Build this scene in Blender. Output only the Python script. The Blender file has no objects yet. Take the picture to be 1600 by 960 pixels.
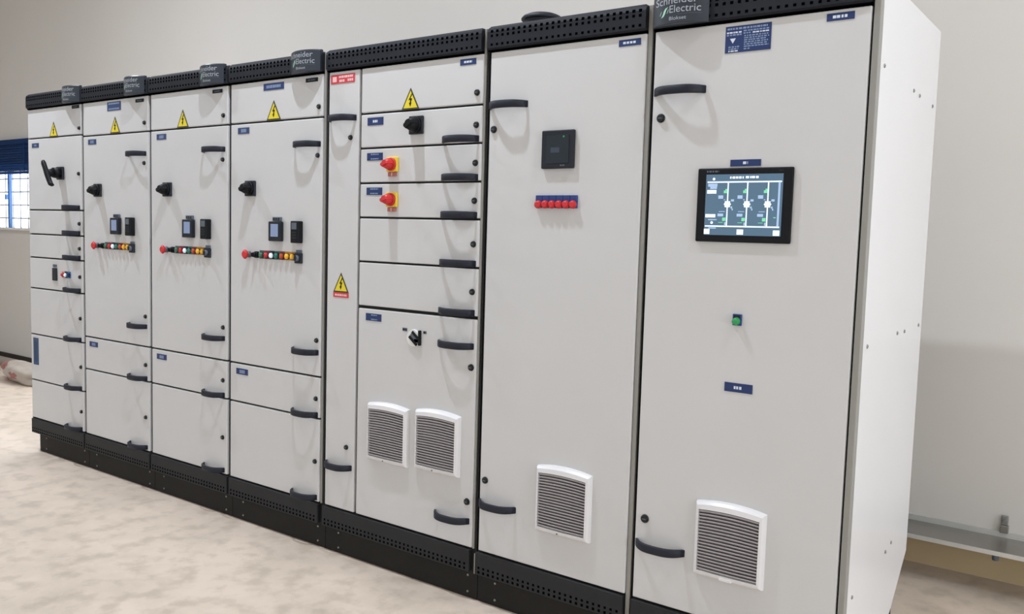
import bpy, bmesh, math, random
from mathutils import Vector, Matrix
C = bpy.context.scene
COL = C.collection
random.seed(7)

# ------------------------------------------------------------------ camera
cam_d = bpy.data.cameras.new('camera')
cam = bpy.data.objects.new('camera', cam_d); COL.objects.link(cam)
cam_d.sensor_fit = 'HORIZONTAL'; cam_d.sensor_width = 36.0
cam_d.lens = 36.0 * 1370.0 / 1600.0
yaw, pitch, roll = 0.630963, -0.0823949, 0.0289767
fwd = Vector((-math.sin(yaw)*math.cos(pitch), math.cos(yaw)*math.cos(pitch), math.sin(pitch)))
rgt = Vector((math.cos(yaw), math.sin(yaw), 0)); upv = rgt.cross(fwd)
r2 = rgt*math.cos(roll) + upv*math.sin(roll); u2 = upv*math.cos(roll) - rgt*math.sin(roll)
cam.matrix_world = Matrix(((r2.x, u2.x, -fwd.x, 1.5628), (r2.y, u2.y, -fwd.y, -2.5529),
                           (r2.z, u2.z, -fwd.z, 1.4031), (0, 0, 0, 1)))
cam_d.clip_start = 0.05
C.camera = cam

# ------------------------------------------------------------------ world: daylight outside, brighter beyond the windows
w = bpy.data.worlds.new('sky'); C.world = w; w.use_nodes = True
nt = w.node_tree; nt.nodes.clear()
out = nt.nodes.new('ShaderNodeOutputWorld'); bg = nt.nodes.new('ShaderNodeBackground')
tc = nt.nodes.new('ShaderNodeTexCoord'); sx = nt.nodes.new('ShaderNodeSeparateXYZ')
mr = nt.nodes.new('ShaderNodeMapRange'); mx = nt.nodes.new('ShaderNodeMix'); mx.data_type = 'RGBA'
mr.inputs['From Min'].default_value = 0.05; mr.inputs['From Max'].default_value = 0.25
nt.links.new(tc.outputs['Generated'], sx.inputs[0]); nt.links.new(sx.outputs['Y'], mr.inputs['Value'])
nt.links.new(mr.outputs['Result'], mx.inputs['Factor'])
mx.inputs['A'].default_value = (0.80, 0.84, 0.89, 1); mx.inputs['B'].default_value = (4.6, 4.9, 5.3, 1)
nt.links.new(mx.outputs['Result'], bg.inputs['Color']); bg.inputs['Strength'].default_value = 1.0
nt.links.new(bg.outputs[0], out.inputs[0])

def area(name, loc, target, size, energy, color, sy=None, shape='DISK'):
    l = bpy.data.lights.new(name, 'AREA'); l.energy = energy; l.color = color
    l.shape = shape; l.size = size
    if sy: l.shape = 'RECTANGLE'; l.size_y = sy
    o = bpy.data.objects.new(name, l); COL.objects.link(o); o.location = loc
    o.rotation_euler = (Vector(target) - Vector(loc)).to_track_quat('-Z', 'Y').to_euler()
    return o
# ceiling lamps in a row just in front of the cabinets, three metres apart, plus an added fill lamp for the right back wall
LAMPS_AND_FILL = [(-4.1, -0.65, 72), (-1.0, -0.65, 58), (2.0, -0.65, 24), (4.3, 0.3, 34)]
for lx, ly, e in LAMPS_AND_FILL:
    area('lamp_and_fill_light', (lx, ly, 4.0), (lx, ly, 0), 0.08, e, (0.93, 1.0, 1.11))
# fill light added at an unseen, made-up window to brighten the left floor
area('added_window_fill', (-5.3, 1.52, 1.9), (-5.0, -0.6, 0.0), 1.5, 42, (0.97, 1.0, 1.03), sy=0.9)
# unseen fill light added at the right for the side panel and back wall
area('right_fill_light', (6.8, -1.6, 1.4), (0.9, 0.8, 1.0), 2.8, 100, (0.95, 1.0, 1.08), sy=2.6)

vs = C.view_settings
C.display_settings.display_device = 'sRGB'
vs.view_transform = 'Standard'; vs.look = 'None'; vs.gamma = 1.0; vs.use_curve_mapping = False
vs.exposure = -0.16
C.cycles.use_denoising = True

# ------------------------------------------------------------------ materials
def srgb(r, g, b):
    f = lambda c: (c/12.92 if c <= 0.04045 else ((c+0.055)/1.055)**2.4)
    return (f(r/255), f(g/255), f(b/255), 1)
MATS = {}
def mat(name, col, rough=0.5, metal=0.0, var=0.04, scale=6.0, bump=0.0, bscale=60.0, spec=0.5, emit=None, es=0.0):
    if name in MATS: return MATS[name]
    m = bpy.data.materials.new(name); m.use_nodes = True; t = m.node_tree; p = t.nodes['Principled BSDF']
    c = srgb(*col)
    p.inputs['Roughness'].default_value = rough; p.inputs['Metallic'].default_value = metal
    p.inputs['Specular IOR Level'].default_value = spec
    co = t.nodes.new('ShaderNodeTexCoord')
    if var:
        n = t.nodes.new('ShaderNodeTexNoise'); n.inputs['Scale'].default_value = scale; n.inputs['Detail'].default_value = 4
        t.links.new(co.outputs['Object'], n.inputs['Vector'])
        r = t.nodes.new('ShaderNodeValToRGB')
        a = tuple(max(0, x*(1-var)) for x in c[:3]) + (1,); b = tuple(min(1, x*(1+var)) for x in c[:3]) + (1,)
        r.color_ramp.elements[0].color = a; r.color_ramp.elements[1].color = b
        r.color_ramp.elements[0].position = 0.3; r.color_ramp.elements[1].position = 0.7
        t.links.new(n.outputs['Fac'], r.inputs[0]); t.links.new(r.outputs[0], p.inputs['Base Color'])
    else:
        p.inputs['Base Color'].default_value = c
    if bump:
        n2 = t.nodes.new('ShaderNodeTexNoise'); n2.inputs['Scale'].default_value = bscale
        t.links.new(co.outputs['Object'], n2.inputs['Vector'])
        bp = t.nodes.new('ShaderNodeBump'); bp.inputs['Strength'].default_value = bump; bp.inputs['Distance'].default_value = 0.002
        t.links.new(n2.outputs['Fac'], bp.inputs['Height']); t.links.new(bp.outputs[0], p.inputs['Normal'])
    if emit:
        p.inputs['Emission Color'].default_value = srgb(*emit); p.inputs['Emission Strength'].default_value = es
    MATS[name] = m; return m
M_DOOR = mat('door_paint', (208, 208, 208), 0.42, var=0.012, scale=3, bump=0.03, bscale=350)
M_SIDE = mat('side_panel_paint', (226, 226, 227), 0.22, var=0.01, scale=3)
M_POST = mat('post_paint', (146, 145, 139), 0.4, var=0.01)
M_GASK = mat('door_gasket', (24, 24, 25), 0.8)
M_BODY = mat('cabinet_body', (150, 149, 146), 0.5)
M_TRIM = mat('top_trim_plastic', (28, 31, 38), 0.6, var=0.06, scale=12, spec=0.25)
M_BASE = mat('base_trim_plastic', (38, 39, 41), 0.6, var=0.06, scale=12, spec=0.3)
M_PLIN = mat('plinth_steel', (29, 27, 25), 0.65, var=0.1, scale=10, spec=0.3)
M_HOLE_SHADE = mat('vent_hole_and_lip_shade', (5, 5, 7), 0.9, var=0, spec=0.0)
M_HAND = mat('handle_plastic', (32, 35, 46), 0.5, var=0.03, spec=0.3)
M_LOCK = mat('lock_black', (15, 16, 18), 0.35)
M_BOLT = mat('bolt_zinc', (150, 150, 148), 0.4, metal=0.6)
M_NAVY = mat('label_navy', (26, 50, 102), 0.5)
M_STEEL_BLUE = mat('label_steel_blue', (44, 66, 108), 0.5)
M_INK = mat('label_white', (214, 222, 235), 0.5, var=0)
M_INKG = mat('label_pale_blue', (132, 150, 184), 0.5, var=0)
M_BLK = mat('black_plastic', (11, 13, 18), 0.5, spec=0.25)
M_BLK2 = mat('dark_grey_plastic', (27, 32, 40), 0.5, spec=0.35)
M_GREY = mat('grey_plastic', (92, 99, 110), 0.45)
M_YEL = mat('warning_yellow', (232, 212, 38), 0.5, var=0.02)
M_YELP = mat('switch_yellow', (240, 205, 60), 0.45, var=0.02)
M_RED = mat('button_red', (205, 42, 44), 0.35, var=0.03)
M_REDL = mat('label_red', (206, 62, 72), 0.5, var=0.02)
M_PINK = mat('label_pink_white', (240, 200, 200), 0.5, var=0)
M_BLUE = mat('legend_blue', (34, 58, 128), 0.4)
M_BADGE = mat('badge_slate', (44, 51, 61), 0.35, var=0.03)
M_LETTER = mat('badge_letters', (172, 179, 188), 0.4, var=0)
M_LOGO = mat('badge_logo_green', (170, 222, 196), 0.4, var=0)
M_FAN = mat('filter_white_plastic', (226, 225, 226), 0.35, var=0.01)
M_FANB = mat('filter_mesh', (118, 114, 116), 0.9)
M_SLAT = mat('louvre_shaded_white', (178, 174, 177), 0.5, var=0.01)  # filter white greyed: the shade on the down-facing slats is in this colour
M_WHITE = mat('white_plastic', (232, 232, 230), 0.4, var=0.01)
M_GRNB = mat('button_green', (70, 112, 92), 0.35)
M_TEAL = mat('lamp_green', (44, 122, 110), 0.3)
M_ORNG = mat('lamp_orange', (196, 78, 40), 0.3)
M_AMB = mat('lamp_amber', (238, 182, 50), 0.3, emit=(238, 178, 40), es=0.15)
M_CLEAR = mat('lamp_white', (228, 242, 246), 0.25, emit=(220, 240, 250), es=0.3)
M_LEDG = mat('lamp_bright_green', (40, 140, 78), 0.3, emit=(40, 170, 90), es=0.12)
M_LCD = mat('meter_display', (122, 138, 168), 0.25, emit=(142, 162, 200), es=0.24)
M_SCR = mat('touch_display', (40, 60, 75), 0.3, emit=(104, 136, 162), es=0.62)
M_SCRW = mat('display_white', (200, 215, 225), 0.3, emit=(226, 240, 250), es=0.9)
M_SCRB = mat('display_pale_blue', (140, 160, 190), 0.3, emit=(160, 188, 220), es=0.75)
M_SCRG = mat('display_green', (90, 180, 130), 0.3, emit=(130, 225, 175), es=0.7)

# ------------------------------------------------------------------ mesh builder
class MB:
    def __init__(s): s.bm = bmesh.new(); s.mats = []
    def mi(s, m):
        if m not in s.mats: s.mats.append(m)
        return s.mats.index(m)
    def _tag(s, faces, m, smooth=False):
        i = s.mi(m)
        for f in faces: f.material_index = i; f.smooth = smooth
    def box(s, x0, x1, y0, y1, z0, z1, m, bev=0.0):
        b = bmesh.new()
        bmesh.ops.create_cube(b, size=1.0)
        for v in b.verts:
            v.co = Vector(((x0+x1)/2 + v.co.x*(x1-x0), (y0+y1)/2 + v.co.y*(y1-y0), (z0+z1)/2 + v.co.z*(z1-z0)))
        if bev:
            bmesh.ops.bevel(b, geom=list(b.edges), offset=bev, segments=2, affect='EDGES', profile=0.5)
        s.merge(b, m); return s
    def merge(s, b, m, smooth=False):
        vm = {}
        for v in b.verts: vm[v] = s.bm.verts.new(v.co)
        fs = []
        for f in b.faces:
            try: fs.append(s.bm.faces.new([vm[v] for v in f.verts]))
            except ValueError: pass
        s._tag(fs, m, smooth); b.free()
    def cyl(s, p0, p1, r0, r1, m, n=24, smooth=True):
        p0 = Vector(p0); p1 = Vector(p1); d = p1-p0; q = d.to_track_quat('Z', 'Y').to_matrix()
        a = []; c = []
        for k in range(n):
            t = 2*math.pi*k/n; e = q @ Vector((math.cos(t), math.sin(t), 0))
            a.append(s.bm.verts.new(p0+e*r0)); c.append(s.bm.verts.new(p1+e*r1))
        side = [s.bm.faces.new((a[k], a[(k+1) % n], c[(k+1) % n], c[k])) for k in range(n)]
        s._tag(side, m, smooth)
        s._tag([s.bm.faces.new(a[::-1]), s.bm.faces.new(c)], m); return s
    def disc(s, cx, cz, y0, y1, r, m, r1=None, n=24): return s.cyl((cx, y0, cz), (cx, y1, cz), r, r if r1 is None else r1, m, n)
    def prism(s, pts, y0, y1, m):   # polygon in x,z extruded from y0 (back) to y1 (front)
        a = [s.bm.verts.new((x, y0, z)) for x, z in pts]; b = [s.bm.verts.new((x, y1, z)) for x, z in pts]; n = len(pts)
        fs = [s.bm.faces.new((a[k], a[(k+1) % n], b[(k+1) % n], b[k])) for k in range(n)]
        fs += [s.bm.faces.new(a[::-1]), s.bm.faces.new(b)]
        s._tag(fs, m); return s
    def loft(s, rings, m, closed=True, cap=True, smooth=False):   # rings of equal length
        R = [[s.bm.verts.new(p) for p in r] for r in rings]; fs = []; n = len(R[0])
        for i in range(len(R)-1):
            for k in range(n if closed else n-1):
                fs.append(s.bm.faces.new((R[i][k], R[i][(k+1) % n], R[i+1][(k+1) % n], R[i+1][k])))
        s._tag(fs, m, smooth)
        if cap: s._tag([s.bm.faces.new(R[0][::-1]), s.bm.faces.new(R[-1])], m)
        return s
    def build(s, name, parent=None):
        bmesh.ops.recalc_face_normals(s.bm, faces=list(s.bm.faces))
        lo = Vector((1e9,)*3); hi = Vector((-1e9,)*3)
        for v in s.bm.verts:
            for i in range(3): lo[i] = min(lo[i], v.co[i]); hi[i] = max(hi[i], v.co[i])
        c = (lo+hi)/2
        for v in s.bm.verts: v.co -= c
        me = bpy.data.meshes.new(name); s.bm.to_mesh(me); s.bm.free()
        for m in s.mats: me.materials.append(m)
        o = bpy.data.objects.new(name, me); COL.objects.link(o)
        put(o, c, parent); return o
WL = {}
def put(o, wc, parent):
    o.location = wc - (WL[parent.name] if parent else Vector()); WL[o.name] = wc.copy()
    if parent: o.parent = parent
def thing(name, label, cat, loc, group=None):
    o = bpy.data.objects.new(name, None); COL.objects.link(o); o.empty_display_size = 0.1
    put(o, Vector(loc), None); o['label'] = label; o['category'] = cat
    if group: o['group'] = group
    return o
def tag(o, label, cat, group=None):
    o['label'] = label; o['category'] = cat
    if group: o['group'] = group
    return o
def struct(o): o['kind'] = 'structure'; return o

# ------------------------------------------------------------------ the room
WY = 1.605
def wall_mat():
    m = mat('wall_plaster', (212, 208, 202), 0.75, var=0.015, scale=1.2, bump=0.12, bscale=45, spec=0.25); return m
def floor_mat():
    m = bpy.data.materials.new('concrete_floor'); m.use_nodes = True; t = m.node_tree; p = t.nodes['Principled BSDF']
    co = t.nodes.new('ShaderNodeTexCoord')
    n1 = t.nodes.new('ShaderNodeTexNoise'); n1.inputs['Scale'].default_value = 3.0; n1.inputs['Detail'].default_value = 8; n1.inputs['Roughness'].default_value = 0.62
    n2 = t.nodes.new('ShaderNodeTexNoise'); n2.inputs['Scale'].default_value = 10.0; n2.inputs['Detail'].default_value = 7
    for n in (n1, n2): t.links.new(co.outputs['Object'], n.inputs['Vector'])
    r1 = t.nodes.new('ShaderNodeValToRGB'); e = r1.color_ramp.elements
    e[0].position = 0.33; e[0].color = srgb(204, 190, 174); e[1].position = 0.62; e[1].color = srgb(222, 206, 190)
    r2_ = t.nodes.new('ShaderNodeValToRGB'); e = r2_.color_ramp.elements
    e[0].position = 0.34; e[0].color = srgb(168, 162, 154); e[1].position = 0.52; e[1].color = (1, 1, 1, 1)
    t.links.new(n1.outputs['Fac'], r1.inputs[0]); t.links.new(n2.outputs['Fac'], r2_.inputs[0])
    mxx = t.nodes.new('ShaderNodeMix'); mxx.data_type = 'RGBA'; mxx.blend_type = 'MULTIPLY'; mxx.inputs['Factor'].default_value = 0.3
    t.links.new(r1.outputs[0], mxx.inputs['A']); t.links.new(r2_.outputs[0], mxx.inputs['B'])
    t.links.new(mxx.outputs['Result'], p.inputs['Base Color'])
    p.inputs['Roughness'].default_value = 0.5
    b = t.nodes.new('ShaderNodeBump'); b.inputs['Strength'].default_value = 0.12; b.inputs['Distance'].default_value = 0.01
    t.links.new(n2.outputs['Fac'], b.inputs['Height']); t.links.new(b.outputs[0], p.inputs['Normal'])
    return m
b = MB(); b.box(-9.6, 7, -7, WY+0.25, -0.2, 0, floor_mat()); struct(b.build('floor'))
b = MB(); b.box(-9.6, 7, -5.4, WY+0.25, 4.3, 4.4, mat('ceiling_paint', (228, 226, 221), 0.8)); struct(b.build('ceiling'))
b = MB(); b.box(-9.6, -9.4, -7, WY+0.25, 0, 4.3, wall_mat()); struct(b.build('wall_left'))  # unseen end wall, added to block sky light from the left
b = MB(); b.box(-0.6, 7, -5.4, -5.2, 0, 4.3, wall_mat()); struct(b.build('wall_front_blocker'))  # unseen partial wall, added to shade the right-hand doors
# back wall with the visible window opening and an added, unseen one
W1 = (-8.75, -6.75, 1.325, 2.18); W2 = (-6.1, -4.4, 1.325, 2.235)
b = MB(); wm = wall_mat(); y0, y1 = WY, WY+0.22
b.box(-9.4, 7, y0, y1, 0, 1.325, wm); b.box(-9.4, -6.5, y0, y1, 2.18, 4.3, wm); b.box(-6.5, 7, y0, y1, 2.235, 4.3, wm)
b.box(-9.4, W1[0], y0, y1, 1.325, 2.18, wm); b.box(W1[1], -6.5, y0, y1, 1.325, 2.18, wm); b.box(-6.5, W2[0], y0, y1, 1.325, 2.235, wm); b.box(W2[1], 7, y0, y1, 1.325, 2.235, wm)
struct(b.build('wall_back'))
b = MB(); sk = mat('skirting_dark', (40, 32, 27), 0.7); b.box(-9.4, -4.2, WY-0.012, WY, 0, 0.044, sk); struct(b.build('baseboard_left'))

b = MB(); b.box(0.0, 7, WY-0.006, WY, 0, 0.172, mat('wall_base_tan', (206, 186, 148), 0.75, var=0.04, scale=3)); struct(b.build('wall_base_right'))  # thin tan strip along the foot of the wall below the tray
M_WBLUE = mat('window_blue', (70, 118, 178), 0.4, var=0.03)
M_GRILL = mat('grille_white', (226, 226, 222), 0.5, var=0.02)
def glass():
    m = bpy.data.materials.new('window_glass'); m.use_nodes = True; p = m.node_tree.nodes['Principled BSDF']
    p.inputs['Base Color'].default_value = (1, 1, 1, 1); p.inputs['Roughness'].default_value = 0.0
    p.inputs['Transmission Weight'].default_value = 1.0; p.inputs['IOR'].default_value = 1.0; p.inputs['Specular IOR Level'].default_value = 0.2
    return m
M_GLASS = glass()
def window(name, X, muls):
    x0, x1, z0, z1 = X
    f = MB(); t = 0.045; ya, yb = WY+0.06, WY+0.11
    f.box(x0, x0+t, ya, yb, z0, z1, M_WBLUE, .004); f.box(x1-t, x1, ya, yb, z0, z1, M_WBLUE, .004)
    f.box(x0, x1, ya, yb, z1-t, z1, M_WBLUE, .004)
    root = struct(f.build(name))
    s = MB(); s.box(x0-0.04, x1+0.04, WY-0.03, WY+0.2, z0-0.022, z0, mat('sill_white', (226, 224, 220), 0.5), .004); s.build('sill', root)
    for mx_ in muls:
        mm = MB(); mm.box(mx_-0.017, mx_+0.017, ya+0.002, ya+0.034, z0, z1-t, M_WBLUE, .004)
        mm.box(mx_-0.012, mx_+0.012, ya-0.03, ya, (z0+z1)/2-0.14, (z0+z1)/2-0.09, M_WBLUE, .003)
        mm.build('mullion', root)
    g = MB(); g.box(x0+t, x1-t, ya+0.02, ya+0.024, z0, z1-t, M_GLASS); g.build('pane', root)
    gr = MB(); yg = WY+0.17
    n = int((x1-x0)/0.155)
    for k in range(n+1):
        xx = x0 + 0.03 + k*(x1-x0-0.06)/n; gr.box(xx-0.009, xx+0.009, yg, yg+0.012, z0, z1, M_GRILL)
    for k in range(7):
        zz = z0 + 0.1 + k*0.135; gr.box(x0, x1, yg-0.006, yg+0.006, zz-0.007, zz+0.007, M_GRILL)
    gr.build('grille', root)
    return root
window('window_1', W1, (-8.50, -7.93, -7.36)); window('added_window', W2, (-5.25,))  # second window is unseen, added as a source for the floor light
bl = thing('window_blind', 'navy blue slatted blind pulled up to the top of the barred window', 'blind', (-7.75, WY-0.04, 2.25))
M_NB = mat('blind_navy', (24, 50, 92), 0.7, spec=0.1, var=0.12, scale=5); M_NB2 = mat('blind_blue', (28, 64, 118), 0.7, spec=0.1, var=0.1, scale=9)
b = MB(); b.box(-8.8, -6.7, WY-0.065, WY-0.005, 2.142, 2.192, M_NB, .004); b.build('headrail', bl)
b = MB()
for k in range(11):
    z = 2.141 - k*0.0238
    b.prism([(-8.79, z-0.016), (-6.71, z-0.016), (-6.71, z+0.004), (-8.79, z+0.004)], WY-0.012-0.004*(k % 2), WY-0.05-0.006*(k % 2), M_NB if k < 8 else M_NB2)
b.build('slat_stack', bl)
b = MB(); b.box(-8.79, -6.71, WY-0.055, WY-0.012, 1.858, 1.882, M_NB2, .004); b.build('bottom_rail', bl)
for xx in (-8.50, -7.93, -7.36):
    b = MB(); b.cyl((xx+.05, WY-0.064, 1.87), (xx+.05, WY-0.064, 2.15), 0.004, 0.004, M_NB2, 8); b.build('lift_cord', bl)

# ------------------------------------------------------------------ text
FONT = None
def text_mesh(mb, txt, cx, cz, h, m, bend, fit=None):
    cu = bpy.data.curves.new('tmp', 'FONT'); cu.body = txt; cu.size = h/0.70; cu.resolution_u = 3
    o = bpy.data.objects.new('tmp', cu); COL.objects.link(o)
    bpy.context.view_layer.update()
    me = bpy.data.meshes.new_from_object(o)
    bt = bmesh.new(); bt.from_mesh(me)
    bmesh.ops.triangulate(bt, faces=list(bt.faces))
    xs_ = [v.co.x for v in bt.verts]; xo = min(xs_); sxl = fit/(max(xs_)-xo) if fit else 1.0
    for v in bt.verts:
        x = cx + (v.co.x-xo)*sxl; z = cz + v.co.y; v.co = Vector((x, bend(x), z))
    mb.merge(bt, m)
    bpy.data.objects.remove(o); bpy.data.curves.remove(cu); bpy.data.meshes.remove(me)

# ------------------------------------------------------------------ cabinet parts
ZT, ZD, ZB, ZK = 2.15, 2.061, 0.2035, 0.113
def dashes(mb, x0, x1, z, h, y, m, seed=None, fill=0.75):
    rn = random.Random(seed if seed is not None else int((x0*7+z*13)*1000))
    x = x0
    while x < x1-0.001:
        l = min(rn.uniform(0.004, 0.011), x1-x)
        mb.box(x, x+l*0.93, y, y-0.0004, z-h/2, z+h/2, m); x += l + rn.uniform(0.001, 0.003)
def label(parent, cx, cz, w_, h_, m=None, rows=1, ink=None, y=0.0, span=(0.2, 0.8), name='nameplate', rh=None):
    m = m or M_NAVY; ink = ink or M_INK
    b = MB(); b.box(cx-w_/2, cx+w_/2, y-0.0018, y, cz-h_/2, cz+h_/2, m)
    rh = rh or h_*0.34/rows
    for r in range(rows):
        z = cz + (rows-1)*h_*0.3/max(1, rows-1)*(1 if rows > 1 else 0) - r*(h_*0.6/max(1, rows-1) if rows > 1 else 0)
        dashes(b, cx-w_/2+w_*span[0], cx-w_/2+w_*span[1], z, rh, y-0.0018, ink)
    return b.build(name, parent)
def handle(parent, xa, xb, z, h=0.027, p=0.046, y=0.0):
    n = 14; outer = []; inner = []; t = 0.009
    rings = []
    for k in range(n+1):
        s = -1 + 2*k/n; cx = (xa+xb)/2; hw = (xb-xa)/2
        yo = -p*(1-abs(s)**3.2); xo = cx + hw*s
        yi = min(0.0, -(p-t)*(1-abs(s)**3.0)); xi = cx + (hw-t)*s
        hh = h/2*(1.0-0.12*abs(s)**4)
        rings.append([(xo, y+yo, z+hh*0.86), (xo, y+yo, z-hh*0.86), ((xo*3+xi)/4, y+(yo*3+yi)/4, z-hh), (xi, y+yi, z-hh), (xi, y+yi, z+hh), ((xo*3+xi)/4, y+(yo*3+yi)/4, z+hh)])
    b = MB(); b.loft(rings, M_HAND, smooth=True)
    o = b.build('handle', parent)
    for poly in o.data.polygons: poly.use_smooth = True
    return o
def lock(parent, x, z, r=0.0095):
    b = MB(); b.disc(x, z, 0, -0.005, r*1.15, M_LOCK, r*1.08, 20); b.disc(x, z, -0.005, -0.009, r, M_LOCK, r*0.8, 20)
    b.box(x-r*0.55, x+r*0.55, -0.0096, -0.0085, z-0.0015, z+0.0015, M_GREY); return b.build('lock', parent)
def door(parent, x0, x1, z0, z1, ga=0.004, gb=0.004):
    b = MB(); b.box(x0, x1, 0, 0.022, z0+ga, z1-gb, M_DOOR, 0.0035); return b.build('door', parent)
def warning(parent, cx, zb, s=0.096, red=False):
    h = s*0.9; b = MB(); zc = zb
    def tri(k, y0, y1, m):
        q = s*k; d = (1-k)*h*0.36
        b.prism([(cx-q/2, zc+d), (cx+q/2, zc+d), (cx, zc+d+h*k)], y0, y1, m)
    if red:
        b.box(cx-s/2, cx+s/2, -0.0016, 0, zc-0.021, zc+0.002, M_REDL)
        dashes(b, cx-s*0.38, cx+s*0.38, zc-0.011, 0.008, -0.0016, M_PINK)
    tri(1.0, 0, -0.0018, mat('sign_olive_black', (62, 60, 36), 0.5)); tri(0.79, -0.0018, -0.0022, M_YEL)
    zz = zc + h*0.1; k = s
    b.prism([(cx+px*1.35*k, zz+pz*k) for px, pz in ((0.05, .57), (-0.075, .30), (-0.005, .315), (-0.025, .19), (-0.06, .19), (0.0, .03), (0.05, .205), (0.02, .20), (0.075, .375), (0.0, .365), (0.085, .55))], -0.0022, -0.0026, M_BLK)
    return b.build('warning_sign', parent)
def badge(parent, cx):
    wd = 0.186; p = 0.031; z0, z1 = ZD+0.004, ZT+0.006; yb = -0.012
    bend = lambda x: yb - 0.004 - p*max(0, 1-((x-cx)/(wd/2))**2)
    b = MB(); n = 20; rings = []
    for k in range(n+1):
        x = cx - wd/2 + wd*k/n; yf = bend(x)
        rings.append([(x, yf, z0+0.003), (x, yf+0.002, z0), (x, 0.0, z0), (x, 0.0, z1), (x, yf+0.003, z1), (x, yf, z1-0.004)])
    b.loft(rings, M_BADGE); o = b.build('badge', parent)
    t = MB(); bd = lambda x: bend(x) - 0.0008
    text_mesh(t, 'Schneider', cx-0.081, ZD+0.064, 0.0225, M_LETTER, bd, fit=0.146)
    text_mesh(t, 'Electric', cx-0.024, ZD+0.037, 0.0225, M_LETTER, bd, fit=0.097)
    text_mesh(t, 'Blokset', cx-0.024, ZD+0.0145, 0.0110, M_LETTER, bd, fit=0.056)
    for k in range(8):
        xa = cx + 0.004 + k*0.009; t.loft([[(xa, bd(xa), ZD+0.0305), (xa, bd(xa), ZD+0.0314)], [(xa+0.009, bd(xa+0.009), ZD+0.0305), (xa+0.009, bd(xa+0.009), ZD+0.0314)]], M_GREY, closed=False, cap=False)
    # S-shaped green emblem with two side leaves
    def ribbon(pts, wds):
        R = []
        for (x, z), ww in zip(pts, wds): R.append([(cx+x-ww, bd(cx+x-ww), ZD+z), (cx+x+ww, bd(cx+x+ww), ZD+z)])
        t.loft(R, M_LOGO, closed=False, cap=False)
    ribbon([(-0.056, 0.026), (-0.050, 0.029), (-0.045, 0.036), (-0.041, 0.046), (-0.036, 0.053), (-0.029, 0.056)], [0.0005, 0.0035, 0.0042, 0.0042, 0.0035, 0.0005])
    ribbon([(-0.061, 0.033), (-0.058, 0.040), (-0.054, 0.047)], [0.0006, 0.0012, 0.0004])
    ribbon([(-0.034, 0.036), (-0.030, 0.042), (-0.028, 0.049)], [0.0004, 0.0012, 0.0006])
    t.build('lettering', o); return o
def trim_top(parent, x0, x1):
    b = MB()
    prof = [(0.03, ZD+0.004), (0.03, ZT), (0.004, ZT), (-0.008, ZT-0.010), (-0.012, ZT-0.022), (-0.012, ZD+0.010), (-0.004, ZD+0.004)]
    def cut(x, d): return [(x, y, min(z, ZT-d)) for y, z in prof]
    b.loft([cut(x0, 0.002), cut(x0+0.004, 0), cut(x1-0.009, 0), cut(x1-0.004, 0.003), cut(x1, 0.009)], M_TRIM)
    n = int((x1-x0-0.03)/0.0238); st = (x1-x0-0.04)/n
    for k in range(n+1):
        x = x0 + 0.02 + k*st
        for z, s_ in ((ZT-0.0215, 0.0052), (ZT-0.037, 0.0048), (ZD+0.021, 0.0045)):
            b.box(x-s_, x+s_, -0.0126, -0.0115, z-s_*0.9, z+s_*0.9, M_HOLE_SHADE)
    b.box(x0, x1, -0.004, 0.03, ZD-0.001, ZD+0.006, M_HOLE_SHADE)  # black strip under the trim edge, its shade put into the colour
    return b.build('top_trim', parent)
def trim_base(parent, x0, x1):
    b = MB(); b.box(x0, x1, -0.008, 0.03, ZK, ZB-0.003, M_BASE, 0.004)
    n = int((x1-x0-0.03)/0.0225); st = (x1-x0-0.04)/n
    for k in range(n+1):
        x = x0 + 0.02 + k*st
        for z, s_ in ((ZK+0.013, 0.0046), (ZK+0.030, 0.0042)):
            b.box(x-s_, x+s_, -0.0086, -0.0075, z-s_, z+s_, M_HOLE_SHADE)
    return b.build('base_trim', parent)
def plinth(parent, x0, x1):
    b = MB(); b.box(x0, x1, 0.02, 0.73, 0, ZK, M_PLIN, 0.002)
    for xx in (x0+0.085, x1-0.045):
        for zz in (0.025, 0.09): b.disc(xx, zz, 0.02, 0.016, 0.005, M_BOLT, 0.004, 10)
    return b.build('plinth', parent)
def carcass(t, x0, x1, post=True, full=False):
    b = MB(); b.box(x0+0.003, x1-0.003, 0.03, 0.74, ZK, ZT-0.005, M_BODY); b.build('body', t)
    b = MB(); b.box(x0+0.003, x1-0.003, 0.0125, 0.03, ZK, ZD+0.02, M_GASK); b.build('door_gasket', t)
    if post:
        b = MB(); b.box(x1-0.0225, x1-(0.0065 if full else 0.0125), 0.006, 0.024, ZK if full else ZB, ZT-0.004, M_POST, 0.002); b.build('frame_post', t)
    trim_top(t, x0+0.004, x1-0.024 if post else x1-0.004)
    trim_base(t, x0+0.004, x1-0.026 if post else x1-0.012)
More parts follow.
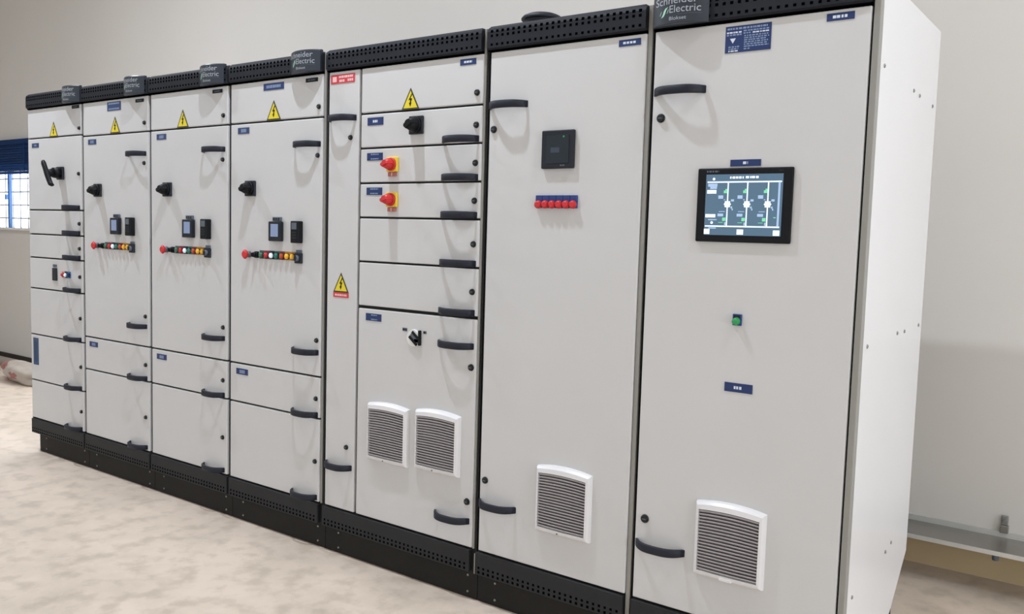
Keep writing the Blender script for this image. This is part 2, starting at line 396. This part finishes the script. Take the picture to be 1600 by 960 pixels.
def rotary(parent, x, z, bw, p=0.058, ang=100, name='rotary_switch', plate=M_BLK2, knob=M_BLK, r=None, ph=0.012):
    b = MB(); b.box(x-bw/2, x+bw/2, -ph, 0, z-bw/2, z+bw/2, plate, 0.003)
    o = b.build(name, parent); r = r or bw*0.46
    k = MB(); k.disc(x, z, -ph, -ph-0.010, r, knob, r*0.97, 28); k.disc(x, z, -ph-0.010, -p+0.006, r*0.95, knob, r*0.56, 28)
    a = math.radians(ang); d = Vector((math.cos(a), 0, math.sin(a))); q = Vector((-math.sin(a), 0, math.cos(a)))
    L = r*0.92; T = r*0.36
    def ring(y, s): return [tuple(Vector((x, y, z)) + d*L*sx*s + q*T*sz*s) for sx, sz in ((-1, -.7), (-.7, -1), (.8, -1), (1.0, 0), (.8, 1), (-.7, 1), (-1, .7))]
    k.loft([ring(-ph-0.008, 1.0), ring(-p+0.005, 0.78), ring(-p, 0.68)], knob)
    k.build('knob', o); return o
def button(parent, x, z, cap, ring=M_BLK2, r=0.0135, p=0.012, plate=M_BLK2, legend=True, name='push_button'):
    b = MB(); b.disc(x, z, 0, -0.006, r*1.12, ring, r*1.05, 20)
    if legend: b.box(x-0.0165, x+0.0165, -0.0025, 0, z-0.017, z+0.021, plate, 0.0008)
    o = b.build(name, parent)
    c = MB(); c.disc(x, z, -0.006, -p, r*0.9, cap, r*0.85, 20); c.disc(x, z, -p, -p-0.004, r*0.85, cap, r*0.45, 20); c.build('button_cap', o); return o
def meter(parent, x, z, w_, h_, p, screen, name='power_meter', cap=False, sw=0.62, sh=0.66):
    b = MB(); b.box(x-w_/2, x+w_/2, -p, 0, z-h_/2, z+h_/2, M_BLK2, 0.004); o = b.build(name, parent)
    s = MB(); s.box(x-w_*sw/2+0.004, x+w_*sw/2+0.004, -p-0.0012, -p+0.001, z-h_*sh*0.42, z+h_*sh*0.58, screen, 0.0005); s.build('display', o)
    if cap:
        c = MB(); c.box(x-0.028, x+0.028, -0.010, 0, z+h_/2+0.002, z+h_/2+0.02, M_GREY, 0.002)
        for k in (-1, 0, 1): c.box(x+k*0.016-0.005, x+k*0.016+0.005, -0.0108, -0.0095, z+h_/2+0.006, z+h_/2+0.016, M_BLK2)
        c.build('legend_cap', o)
    return o
def relay(parent, x, z, w_, h_, p):
    b = MB(); b.box(x-w_/2, x+w_/2, -p, 0, z-h_/2, z+h_/2, M_BLK, 0.004); o = b.build('control_relay', parent)
    s = MB(); s.box(x-w_*0.32, x+w_*0.32, -p-0.001, -p+0.001, z+h_*0.12, z+h_*0.42, M_GREY, 0.0005)
    for k in range(3): s.box(x-w_*0.3, x+w_*0.3, -p-0.0008, -p+0.001, z-h_*(0.02+0.12*k)-0.003, z-h_*(0.02+0.12*k)+0.003, M_BLK2)
    s.build('keypad', o); return o
def filter_fan(parent, cx, cz, w_=0.228, h_=0.242, n=19, tab=False):
    x0, x1, z0, z1 = cx-w_/2, cx+w_/2, cz-h_/2, cz+h_/2-0.006
    sq = lambda x: 1-((x-cx)/(w_/2))**2
    pf = lambda x: 0.021 + 0.005*sq(x)
    arch = lambda x: 0.012*sq(x)
    ib, it, isd = 0.018, 0.024, 0.016
    N = 14; b = MB()
    def xs(a, c): return [a + (c-a)*k/N for k in range(N+1)]
    # arched top hood
    T = [[(x, 0, z1 + arch(x)) for x in xs(x0, x1)], [(x, -pf(x)*0.55, z1-0.003+arch(x)) for x in xs(x0+0.003, x1-0.003)],
         [(x, -pf(x)*0.9, z1-0.010+arch(x)*0.9) for x in xs(x0+0.009, x1-0.009)], [(x, -pf(x), z1-it+arch(x)*0.7) for x in xs(x0+isd, x1-isd)],
         [(x, -pf(x)+0.012, z1-it-0.001+arch(x)*0.7) for x in xs(x0+isd, x1-isd)]]
    b.loft(T, M_FAN, closed=False, cap=False, smooth=False)
    B = [[(x, 0, z0) for x in xs(x0, x1)], [(x, -pf(x)*0.6, z0+0.002) for x in xs(x0+0.003, x1-0.003)], [(x, -pf(x)*0.9, z0+0.009) for x in xs(x0+0.009, x1-0.009)], [(x, -pf(x), z0+ib) for x in xs(x0+isd, x1-isd)],
         [(x, -pf(x)+0.012, z0+ib+0.001) for x in xs(x0+isd, x1-isd)]]
    b.loft(B, M_FAN, closed=False, cap=False)
    for s in (-1, 1):
        xo = cx + s*w_/2; xi = cx + s*(w_/2-isd); y = -pf(xi); za_ = z1-it+arch(xi)*0.7
        b.loft([[(xo, 0, z0), (xo, 0, z1)], [(xo-s*0.003, -pf(xo-s*0.003)*0.6, z0+0.002), (xo-s*0.003, -pf(xo-s*0.003)*0.55, z1-0.003+arch(xo-s*0.003))],
                [(xo-s*0.009, -pf(xo-s*0.009)*0.9, z0+0.009), (xo-s*0.009, -pf(xo-s*0.009)*0.9, z1-0.010+arch(xo-s*0.009)*0.9)],
                [(xi, y, z0+ib), (xi, y, za_)], [(xi, y+0.012, z0+ib), (xi, y+0.012, za_)]], M_FAN, closed=False, cap=False)
    if tab: b.box(cx-0.02, cx+0.02, -pf(cx)-0.001, -pf(cx)*0.5, z0+0.004, z0+0.014, M_FAN, 0.002)
    else: b.disc(cx-0.01, z0+0.010, -pf(cx)*0.7, -pf(cx)*0.95, 0.004, M_GREY, 0.003, 10)
    o = b.build('filter_fan', parent)
    k_ = MB(); k_.box(x0+isd*0.6, x1-isd*0.6, -0.008, -0.0005, z0+ib*0.6, z1-it*0.5, M_FANB); k_.build('filter_mat', o)
    l = MB(); za, zt = z0+ib+0.001, z1-it-0.002
    for k in range(n):
        R = []
        for x in xs(x0+isd, x1-isd):
            pitch = (zt + arch(x)*0.7 - za)/n; z = za + pitch*(k+0.5)
            R.append([(x, -pf(x)+0.001, z+pitch*0.46), (x, -pf(x)+0.001, z+pitch*0.20), (x, -pf(x)+0.0065, z-pitch*0.30), (x, -pf(x)+0.0085, z-pitch*0.05)])
        l.loft(R, M_SLAT)
    l.build('louvre', o); return o

GRP = 'switchgear cabinets standing in one row'
def cabinet(x0, x1, lab):
    return thing('switchgear_cabinet', lab, 'electrical cabinet', ((x0+x1)/2, 0.37, 0), GRP)

# ---- cabinet 1: drawers
X0, X1 = -3.918, -3.288
t = cabinet(X0, X1, 'narrow grey drawer cabinet with a black pistol handle, at the far end of the row')
carcass(t, X0, X1, post=False); plinth(t, X0+0.05, X1-0.002)
b = MB(); b.box(X0-0.004, X0+0.0015, 0.004, 0.03, ZK, ZT-0.006, M_POST); b.build('frame_post', t)
seams = [ZD, 1.888, 1.468, 1.3245, 1.1855, 1.0, 0.72, 0.44, ZB]
lk = [1.925, 1.673, 1.393, 1.253, 1.093, 0.857, 0.579, 0.321]
for i in range(8):
    d = door(t, X0+0.002, X1-0.0175, seams[i+1], seams[i])
    lock(d, X1-0.042 if i else X1-0.032, lk[i])
    if i: handle(d, X1-0.205, X1-0.035, seams[i+1]+0.016)
    if i == 0: label(d, X1-0.071, 2.044, 0.077, 0.017, M_BLK, ink=M_GREY)
    if i == 1: label(d, X0+0.093, 1.847, 0.082, 0.026, M_STEEL_BLUE, ink=M_INKG, span=(.35, .7))
    if i == 6: label(d, X0+0.062, 0.617, 0.062, 0.164, mat('label_slate_blue', (46, 76, 112), 0.5), rows=1, ink=mat('label_slate_blue_dark', (40, 66, 100), 0.5), rh=0.12)
warning(t, -3.606, 1.888)
badge(t, -3.393+0.012)
# pistol-grip isolator handle
b = MB(); b.box(-3.56, -3.49, -0.014, 0, 1.642, 1.715, M_BLK2, 0.004); ro = b.build('rotary_isolator', t)
b = MB(); b.disc(-3.525, 1.679, -0.014, -0.05, 0.032, M_BLK, 0.028); b.disc(-3.522, 1.677, -0.05, -0.085, 0.024, M_BLK, 0.02)
pts = [(-3.556, 1.742), (-3.548, 1.728), (-3.53, 1.70), (-3.51, 1.668), (-3.49, 1.636), (-3.472, 1.612), (-3.452, 1.604)]
rad = [0.012, 0.0165, 0.0165, 0.018, 0.017, 0.016, 0.012]
rings = []
for (x, z), r_ in zip(pts, rad):
    rings.append([(x + r_*math.cos(a)*0.85, -0.088 + r_*0.8*math.sin(a), z + r_*math.cos(a)*0.52) for a in [k*math.pi/5 for k in range(10)]])
b.loft(rings, M_BLK, smooth=True); b.build('grip', ro)
# small meter and three push buttons in the fifth compartment
b = MB(); b.box(-3.636, -3.586, -0.008, 0, 1.058, 1.132, M_BLK2, 0.003)
o = b.build('temperature_controller', t)
b = MB(); b.box(-3.63, -3.615, -0.006, 0, 1.137, 1.153, M_GREY, 0.001); b.box(-3.607, -3.592, -0.006, 0, 1.137, 1.153, M_GREY, 0.001); b.build('legend_cap', o)
button(t, -3.515, 1.097, M_RED, r=0.012, plate=mat('legend_salmon', (226, 150, 130), 0.5))
button(t, -3.482, 1.097, M_CLEAR, r=0.012, plate=M_BLK2)
button(t, -3.449, 1.097, M_BLUE, r=0.012, plate=mat('legend_sky_blue', (60, 122, 180), 0.5))

# ---- cabinets 2, 3, 4: feeder cabinets with the same fittings
def feeder(X0, X1, lab, lx, toplab, rightlab):
    t = cabinet(X0, X1, lab)
    last = X1 > -1.5
    carcass(t, X0, X1, post=last); plinth(t, X0, X1-0.002)
    sm = [ZD, 1.877, 0.7615, 0.577, ZB]
    for i in range(4):
        d = door(t, X0+0.008, X1-(0.026 if last else 0.0175), sm[i+1], sm[i])
        if i == 0:
            lock(d, X1-0.048, 1.921); label(d, rightlab, 2.036, 0.076, 0.0165, M_BLK, ink=M_GREY)
            if toplab == 'two': label(d, X0+0.328, 2.023, 0.132, 0.046, M_STEEL_BLUE, rows=2, ink=M_INKG, span=(.1, .9))
            if toplab == 'one': label(d, X0+0.315, 2.028, 0.139, 0.030, M_NAVY, rows=1, ink=M_INKG, span=(.15, .85), rh=0.013)
        if i == 1:
            handle(d, X1-0.205, X1-0.035, 1.764); handle(d, X1-0.205, X1-0.035, 0.868)
            lock(d, X1-0.052, 1.716); lock(d, X1-0.048, 0.921)
            label(d, X0+0.103, 1.843, 0.082, 0.028, M_STEEL_BLUE, rows=1, ink=M_INKG, span=(.3, .75), rh=0.016)
        if i == 2:
            handle(d, X1-0.205, X1-0.035, 0.594); lock(d, X1-0.048, 0.665)
            label(d, X0+0.098, 0.724, 0.086, 0.028, M_NAVY, rows=1, ink=M_INKG, span=(.3, .75), rh=0.016)
        if i == 3:
            handle(d, X1-0.205, X1-0.035, 0.226); lock(d, X1-0.05, 0.386)
    warning(t, lx, 1.880, 0.097)
    badge(t, X1-0.128+0.008)
    rotary(t, X1-0.502, 1.579, 0.07, ang=200)
    meter(t, X1-0.312, 1.387, 0.078, 0.088, 0.024, M_LCD, cap=True, sw=0.64, sh=0.64)
    relay(t, X1-0.168, 1.387, 0.05, 0.096, 0.03)
    # row of controls
    bx = X1-0.513
    b = MB(); b.disc(bx, 1.278, 0, -0.018, 0.015, M_GREY, 0.015); o = b.build('emergency_button', t)
    b = MB(); b.disc(bx, 1.278, -0.018, -0.026, 0.016, M_RED, 0.022); b.disc(bx, 1.278, -0.026, -0.034, 0.022, M_RED, 0.013); b.build('button_cap', o)
    x = X1-0.458
    rotary(t, x, 1.278, 0.03, p=0.032, ang=100, name='selector_switch', ph=0.004)
    for c_, nm in ((M_GRNB, 'push_button'), (M_RED, 'push_button'), (M_CLEAR, 'indicator_lamp'), (M_TEAL, 'indicator_lamp'), (M_ORNG, 'indicator_lamp'), (M_AMB, 'indicator_lamp'), (M_AMB, 'indicator_lamp')):
        x += 0.036
        pl = {M_GRNB: mat('legend_green_grey', (70, 96, 86), 0.5), M_RED: mat('legend_maroon', (130, 48, 66), 0.5), M_TEAL: mat('legend_teal', (40, 92, 88), 0.5),
              M_ORNG: mat('legend_rust', (120, 50, 40), 0.5), M_AMB: mat('legend_ochre', (180, 128, 44), 0.5)}.get(c_, M_BLK2)
        button(t, x, 1.278, c_, name=nm, plate=pl)
    b = MB(); b.box(X1-0.187, X1-0.143, -0.012, 0, 1.25, 1.296, M_BLK2, 0.003); b.box(X1-0.182, X1-0.148, -0.006, 0, 1.296, 1.309, M_GREY, 0.001); o = b.build('key_selector', t)
    b = MB(); b.disc(X1-0.165, 1.273, -0.012, -0.024, 0.014, M_GREY, 0.012); b.box(X1-0.168, X1-0.162, -0.03, -0.02, 1.262, 1.284, M_BLK2, 0.001); b.build('knob', o)
    return t
feeder(-3.288, -2.622, 'grey feeder cabinet with a two-line blue label above its warning triangle', -2.950, 'two', -2.714)
feeder(-2.622, -1.960, 'grey feeder cabinet without a blue label above its warning triangle', -2.334, '', -2.055)
feeder(-1.960, -1.298, 'grey feeder cabinet with single-line blue label above its warning triangle', -1.643, 'one', -1.393)

# ---- cabinet 5: narrow cable door + drawers
X0, X1 = -1.298, -0.442
t = cabinet(X0, X1, 'wide cabinet with red and yellow switches and two side by side white filter vents')
carcass(t, X0, X1); plinth(t, X0, X1-0.002)
d = door(t, X0+0.014, -1.105, ZB, ZD)
handle(d, -1.279, -1.118, 1.863); handle(d, -1.279, -1.118, 0.396); lock(d, -1.151, 1.783); lock(d, -1.152, 0.482)
b = MB(); b.box(-1.273, -1.131, -0.0018, 0, 2.008, 2.044, M_REDL)
b.box(-1.262, -1.238, -0.0023, -0.0018, 2.015, 2.036, M_PINK)
dashes(b, -1.224, -1.14, 2.034, 0.009, -0.0018, M_PINK, 3); dashes(b, -1.222, -1.19, 2.018, 0.010, -0.0018, M_PINK, 4); dashes(b, -1.172, -1.14, 2.019, 0.010, -0.0018, M_PINK, 5)
b.build('danger_plate', d)
warning(t, -1.197, 1.139, 0.093, red=True)
sm = [ZD, 1.875, 1.736, 1.595, 1.4555, 1.275, 1.0905, ZB]; lk = [1.919, 1.802, 1.663, 1.524, 1.363, 1.185]
for i in range(7):
    d = door(t, -1.091, X1-0.021, sm[i+1], sm[i], gb=0.009 if i == 6 else 0.004)
    if i < 6: lock(d, -0.488, lk[i], 0.0105)
    if 0 < i < 6: handle(d, -0.652, -0.474, sm[i+1]+0.0155)
    if i == 0: label(d, -0.534, 2.034, 0.075, 0.022, M_NAVY, span=(.25, .75))
    if i == 1: label(d, -1.009, 1.842, 0.088, 0.031, M_NAVY, span=(.35, .65), rh=.01)
    if i in (2, 3): label(d, -1.009, 1.701 if i == 2 else 1.562, 0.088, 0.030, M_NAVY, rows=2, ink=M_INKG, span=(.25, .75))
    if i == 6:
        label(d, -1.002, 1.049, 0.088, 0.030, M_NAVY, rows=2, ink=M_INKG, span=(.35, .75))
        handle(d, -0.652, -0.474, 0.980); handle(d, -0.652, -0.474, 0.308); lock(d, -0.484, 0.900, 0.0115); lock(d, -0.488, 0.383, 0.0115)
warning(t, -0.819, 1.877, 0.093)
rotary(t, -0.782, 1.815, 0.070, p=0.06, ang=205)
for z in (1.667, 1.528):
    o = rotary(t, -0.905, z, 0.058, p=0.06, ang=200, plate=M_YELP, knob=M_RED, r=0.026, ph=0.013, name='load_switch')
    b = MB(); b.box(-0.928, -0.886, -0.008, 0, z-0.047, z-0.031, mat('tag_brick', (178, 106, 96), 0.5), 0.001); b.box(-0.909, -0.905, -0.0085, -0.007, z-0.046, z-0.032, M_PINK); b.build('padlock_tab', o)
# white change-over switch with slanted black grip
b = MB(); b.disc(-0.776, 0.985, 0, -0.008, 0.035, M_WHITE, 0.033, 32); o = b.build('changeover_switch', t)
b = MB(); a = math.radians(-38); dx, dz = math.cos(a), math.sin(a)
for off, m_, wd in ((0.0125, M_BLK, 0.0045), (-0.0125, M_BLK, 0.005), (0.0, M_GREY, 0.0065)):
    cx, cz = -0.766 - dz*off, 0.985 + dx*off; L = 0.025
    b.prism([(cx-dx*L-(-dz)*wd, cz-dz*L-dx*wd), (cx+dx*L-(-dz)*wd, cz+dz*L-dx*wd), (cx+dx*L*1.05, cz+dz*L*1.05), (cx+dx*L+(-dz)*wd, cz+dz*L+dx*wd), (cx-dx*L+(-dz)*wd, cz-dz*L+dx*wd)], -0.008, -0.013 if m_ is M_BLK else -0.011, m_)
b.build('knob', o)
b = MB(); b.box(-0.747, -0.738, -0.012, 0, 0.958, 1.018, M_BLK, 0.002); b.box(-0.77, -0.74, -0.011, -0.004, 0.968, 0.985, M_BLK, 0.002); b.build('latch', o)
b = MB(); b.box(-0.839, -0.814, -0.0012, 0, 1.008, 1.021, M_GREY)
dashes(b, -0.837, -0.816, 1.0145, 0.007, -0.0012, M_BLK, 9)
b.box(-0.728, -0.712, -0.0012, 0, 1.006, 1.017, M_GREY); dashes(b, -0.726, -0.714, 1.0115, 0.006, -0.0012, M_BLK, 10); b.build('position_marks', o)
filter_fan(t, -0.914+0.009, 0.580); filter_fan(t, -0.648+0.009, 0.590)

# ---- cabinet 6: meter cabinet
X0, X1 = -0.442, 0.224
t = cabinet(X0, X1, 'tall single-door cabinet with black square meter above six red indicators')
carcass(t, X0, X1, full=True); plinth(t, X0, X1-0.002)
b = MB(); b.box(X0-0.002, X0+0.003, -0.004, 0.02, ZK, ZB-0.012, M_POST); b.build('corner_strip', t)
d = door(t, X0+0.014, X1-0.024, ZB, ZD)
handle(d, -0.431, -0.258, 1.864); handle(d, -0.431, -0.258, 0.397); lock(d, -0.406, 1.781, 0.0115); lock(d, -0.403, 0.483, 0.0115)
label(d, 0.140, 2.034, 0.080, 0.021, M_NAVY, span=(.2, .8))
b = MB(); b.box(-0.186, -0.054, -0.014, 0, 1.634, 1.765, M_BLK2, 0.004); o = b.build('power_meter', t)
b = MB(); b.box(-0.166, -0.072, -0.0152, -0.013, 1.652, 1.748, mat('meter_glass_dark', (15, 27, 37), 0.3, var=0.03), 0.0005)
b.box(-0.146, -0.110, -0.0157, -0.015, 1.688, 1.706, mat('meter_digits_dim', (52, 62, 76), 0.3)); b.build('display', o)
b = MB(); b.disc(-0.094, 1.742, -0.014, -0.0165, 0.004, M_LEDG, 0.003, 12); b.build('status_light', o)
b = MB(); dashes(b, -0.106, -0.086, 1.6445, 0.005, -0.0142, M_GREY, 12); b.build('maker_mark', o)
for k in range(6):
    x = -0.194 + k*0.0286
    b = MB(); b.box(x-0.0138, x+0.0138, -0.008, 0, 1.499, 1.543, M_BLUE, 0.0015); b.box(x-0.008, x+0.008, -0.0086, -0.0075, 1.532, 1.537, M_STEEL_BLUE); o = b.build('indicator_lamp', t)
    b = MB(); b.disc(x, 1.511, -0.008, -0.016, 0.0142, M_RED, 0.0135, 20); b.disc(x, 1.511, -0.016, -0.019, 0.0135, M_RED, 0.008, 20); b.build('lens', o)
filter_fan(t, -0.058+0.006, 0.471)
# domed roof fan cowl
b = MB(); rings = []; cx, cy, zb_ = -0.279, 0.10, 2.172
for rr, zz in ((0.064, ZT-0.006), (0.064, zb_), (0.074, zb_+0.001), (0.075, zb_+0.006), (0.068, zb_+0.014), (0.052, zb_+0.021), (0.03, zb_+0.026), (0.004, zb_+0.028)):
    rings.append([(cx+rr*math.cos(q*math.pi/14), cy+rr*math.sin(q*math.pi/14), zz) for q in range(28)])
b.loft(rings, M_BLK2, smooth=False); b.build('roof_fan', t)

# ---- cabinet 7: touch screen cabinet with the finished side panel
X0, X1 = 0.224, 0.912
t = cabinet(X0, X1, 'nearest cabinet with wide touch screen and white screwed side panel')
b = MB(); b.box(X0+0.003, 0.889, 0.03, 0.74, ZK, ZT-0.005, M_BODY); b.build('body', t)
b = MB(); b.box(X0+0.003, 0.889, 0.0125, 0.03, ZK, ZD+0.02, M_GASK); b.build('door_gasket', t)
b = MB(); b.box(0.8935, 0.9115, 0.0, 0.03, 0.06, ZT-0.002, M_POST, 0.002); b.build('frame_post', t)
trim_top(t, X0+0.004, 0.888); trim_base(t, X0+0.004, 0.888); plinth(t, X0, 0.886)
prof = [(0.031, 0.06), (0.50, 0.10), (0.60, 0.155), (0.79, 0.31), (0.79, 2.14), (0.031, 2.14)]
b = MB(); b.loft([[(x, y, z) for y, z in prof] for x in (0.890, 0.9115)], M_SIDE)
so = b.build('side_panel', t)
for y, z in ((0.07, 1.904), (0.443, 1.89), (0.528, 1.886), (0.73, 1.88), (0.433, 1.124), (0.531, 1.123), (0.74, 1.13), (0.073, 1.112), (0.464, 0.395), (0.538, 0.407), (0.077, 0.366)):
    b = MB(); b.cyl((0.9113, y, z), (0.9145, y, z), 0.0065, 0.005, M_BOLT, 12); b.box(0.9144, 0.9149, y-0.004, y+0.004, z-0.001, z+0.001, M_LOCK); b.build('screw', so)
d = door(t, X0+0.007, 0.8875, ZB, ZD)
handle(d, 0.234, 0.412, 1.866); handle(d, 0.234, 0.412, 0.398); lock(d, 0.263, 1.785, 0.0125); lock(d, 0.266, 0.482, 0.0125)
badge(t, 0.323)
label(d, 0.805, 2.037, 0.076, 0.021, M_NAVY, span=(.22, .75), rh=.008)
label(d, 0.550, 1.638, 0.095, 0.020, M_NAVY, span=(.42, .58), rh=.008)
o = label(d, 0.563, 0.956, 0.089, 0.028, M_NAVY, span=(.34, .62), rh=.009)
# big instruction plate
b = MB(); x0, x1, z0, z1 = 0.4675, 0.6085, 1.967, 2.045
b.box(x0, x1, -0.0018, 0, z0, z1, M_NAVY)
for (a, c, z, h_, i) in ((.04, .92, .90, .07, M_INKG), (.03, .36, .76, .06, M_INK), (.03, .36, .67, .06, M_INKG), (.08, .32, .22, .05, M_INKG), (.08, .30, .14, .05, M_INKG), (.08, .30, .06, .05, M_INK),
                         (.40, .97, .79, .05, M_INKG), (.40, .56, .70, .05, M_INKG), (.60, .97, .70, .05, M_INK), (.42, .94, .60, .045, M_INKG), (.42, .96, .52, .045, M_INKG), (.42, .90, .44, .045, M_INKG),
                         (.42, .96, .36, .045, M_INKG), (.42, .92, .28, .045, M_INKG), (.42, .96, .20, .045, M_INKG), (.42, .55, .11, .045, M_INKG)):
    dashes(b, x0+(x1-x0)*a, x0+(x1-x0)*c, z0+(z1-z0)*z, (z1-z0)*h_, -0.0018, i, int(a*100+z*991))
cx = x0+0.024; cz = z0+0.035; b.prism([(cx-0.009, cz+0.007), (cx, cz-0.008), (cx+0.009, cz+0.007)], -0.0018, -0.0024, M_INK)
b.build('instruction_plate', d)
# touch screen
hx0, hx1, hz0, hz1 = 0.4019, 0.700, 1.399, 1.623; p = 0.010
b = MB(); b.box(hx0, hx1, -p, 0, hz0, hz1, M_BLK, 0.004); o = b.build('touch_screen', t)
sx0, sx1, sz0, sz1 = 0.431, 0.671, 1.420, 1.604
b = MB(); b.box(sx0, sx1, -p-0.0006, -p+0.002, sz0, sz1, M_SCR); b.build('display', o)
b = MB(); W_, H_ = sx1-sx0, sz1-sz0; yy = -p-0.0006
def R(u0, u1, v0, v1, m): b.box(sx0+W_*u0, sx0+W_*u1, yy-0.0005, yy, sz0+H_*v0, sz0+H_*v1, m)
def D(cu, cv, r, m): b.disc(sx0+W_*cu, sz0+H_*cv, yy, yy-0.0006, r, m, r, 16)
R(0.02, 0.985, 0.862, 0.885, M_SCRW); R(0.01, 0.98, 0.135, 0.158, M_SCRW); R(0.945, 0.97, 0.15, 0.87, M_SCRB)
dashes(b, sx0+W_*0.32, sx0+W_*0.50, sz0+H_*0.945, H_*0.035, yy, M_SCRW, 1); dashes(b, sx0+W_*0.525, sx0+W_*0.70, sz0+H_*0.948, H_*0.035, yy, M_SCRW, 2)
for u in (0.30, 0.555, 0.82):
    R(u-0.008, u+0.008, 0.15, 0.87, M_SCRW); D(u, 0.51, 0.0095, M_SCRW)
    for a in range(8):
        aa = a*math.pi/4; D(u+0.043*math.cos(aa)*H_/W_*1.15, 0.51+0.055*math.sin(aa), 0.0022, M_SCRW)
    R(u-0.055, u-0.012, 0.69, 0.735, M_SCRG); R(u-0.035, u-0.010, 0.735, 0.76, M_SCRG); R(u-0.125, u-0.06, 0.60, 0.655, M_SCRB); R(u-0.05, u-0.03, 0.575, 0.59, M_SCRB)
    R(u-0.125, u-0.05, 0.31, 0.355, M_SCRB); R(u-0.11, u-0.03, 0.385, 0.395, M_SCRB); R(u-0.06, u-0.015, 0.235, 0.29, M_SCRG); R(u-0.11, u-0.05, 0.205, 0.213, M_SCRG); R(u-0.03, u-0.012, 0.165, 0.215, M_SCRB)
    R(u+0.045, u+0.085, 0.555, 0.59, M_SCRB); R(u+0.045, u+0.065, 0.44, 0.475, M_SCRB); R(u+0.06, u+0.075, 0.41, 0.44, M_SCRB)
D(0.105, 0.925, 0.0042, M_SCRW); R(0.03, 0.155, 0.80, 0.85, M_SCRB); R(0.06, 0.15, 0.76, 0.80, M_SCRB); R(0.02, 0.145, 0.685, 0.745, M_SCRW)
R(0.01, 0.145, 0.29, 0.345, M_SCRW); R(0.05, 0.165, 0.245, 0.262, M_SCRB); D(0.10, 0.205, 0.0042, M_SCRW); R(0.06, 0.16, 0.105, 0.125, M_SCRB)
R(0.0, 0.075, 0.015, 0.10, M_SCRW); R(0.44, 0.525, 0.015, 0.10, M_SCRW); R(0.905, 0.985, 0.01, 0.095, M_SCRW); R(0.90, 0.93, 0.29, 0.305, M_SCRG)
b.build('display_graphics', o)
b = MB(); dashes(b, sx0+0.001, sx0+0.04, hz1-0.010, 0.005, -p, M_GREY, 21); dashes(b, sx1-0.014, sx1, hz1-0.010, 0.004, -p, M_BLK2, 22); b.build('maker_mark', o)
# green lamp
b = MB(); b.box(0.535, 0.564, -0.006, 0, 1.147, 1.182, M_BLUE, 0.002); b.box(0.539, 0.56, -0.0064, -0.0055, 1.171, 1.179, M_BLK2); o = b.build('indicator_lamp', t)
b = MB(); b.disc(0.549, 1.160, -0.006, -0.016, 0.0125, M_LEDG, 0.0115, 20); b.disc(0.549, 1.160, -0.016, -0.020, 0.0115, M_LEDG, 0.006, 20); b.build('lens', o)
filter_fan(t, 0.556+0.004, 0.468, tab=True)

# ------------------------------------------------------------------ things by the back wall
M_ALU = mat('tray_aluminium', (150, 147, 141), 0.28, metal=0.7, var=0.05, scale=5)
tr = thing('cable_tray', 'grey metal cable tray fixed low along the back wall right of the cabinets', 'cable tray', (2.0, 1.48, 0.19))
b = MB(); xa, xb = 0.0, 5.5
b.box(xa, xb, 1.356, WY-0.002, 0.186, 0.190, M_ALU); b.build('tray_base', tr)
b = MB(); b.box(xa, xb, 1.352, 1.357, 0.182, 0.199, mat('tray_lip_bright', (212, 212, 208), 0.35, metal=0.4)); b.build('front_lip', tr)
b = MB(); b.box(xa, xb, WY-0.006, WY-0.001, 0.186, 0.214, mat('tray_lip_bright', (0, 0, 0))); b.build('back_flange', tr)
for xx in (1.13, 3.1):
    b = MB(); b.box(xx-0.016, xx+0.016, WY-0.022, WY-0.001, 0.212, 0.245, M_ALU, 0.003); b.box(xx-0.013, xx+0.013, WY-0.014, WY-0.001, 0.245, 0.285, M_BOLT, 0.003)
    b.disc(xx, 0.265, WY-0.014, WY-0.022, 0.007, M_BOLT, 0.006, 10); b.build('bracket', tr)
    b = MB(); b.cyl((xx, 1.372, 0.186), (xx, 1.372, 0.158), 0.014, 0.012, M_GREY, 10); b.build('bolt', tr)
pp = MB(); pp.cyl((-9.38, 1.34, 0.04), (-4.6, 1.34, 0.04), 0.04, 0.04, mat('conduit_grey', (150, 142, 132), 0.6, var=0.08, scale=4), 20)
tag(pp.build('conduit_pipe'), 'long grey pipe lying on the floor along the back wall', 'pipe')
# crumpled bag
bm_ = bmesh.new(); bmesh.ops.create_icosphere(bm_, subdivisions=4, radius=1.0)
rn = random.Random(4); waves = [(Vector((rn.uniform(-1, 1), rn.uniform(-1, 1), rn.uniform(-1, 1))).normalized(), rn.uniform(3, 9), rn.uniform(0, 6), rn.uniform(.015, .05)) for _ in range(16)]
for v in bm_.verts:
    c = v.co.copy(); k = 1 + sum(a*math.sin(f*c.dot(n_)+ph) for n_, f, ph, a in waves)
    x = c.x*0.38*k; pinch = 1.0 - 0.45*max(0, -c.x-0.55)/0.45
    z = c.z*0.092*k*pinch; y = c.y*0.13*k*pinch
    v.co = Vector((-6.30+x, 1.06+y, max(0.0, 0.08+z)))
b = MB(); MW = mat('bag_white', (176, 166, 156), 0.6, var=0.1, scale=14); MR = mat('bag_pink_red', (158, 100, 96), 0.6, var=0.15, scale=14)
b.merge(bm_, MW, smooth=True)
ir = b.mi(MR)
for f in b.bm.faces:
    c = f.calc_center_median()
    if c.x < -6.47 + 0.03*math.sin(c.z*60) or (-6.30 < c.x < -6.2 and c.z < 0.10 and c.z > 0.05): f.material_index = ir
tag(b.build('plastic_bag'), 'crumpled white and pinkish red bag lying on the floor beyond the far cabinet', 'bag')
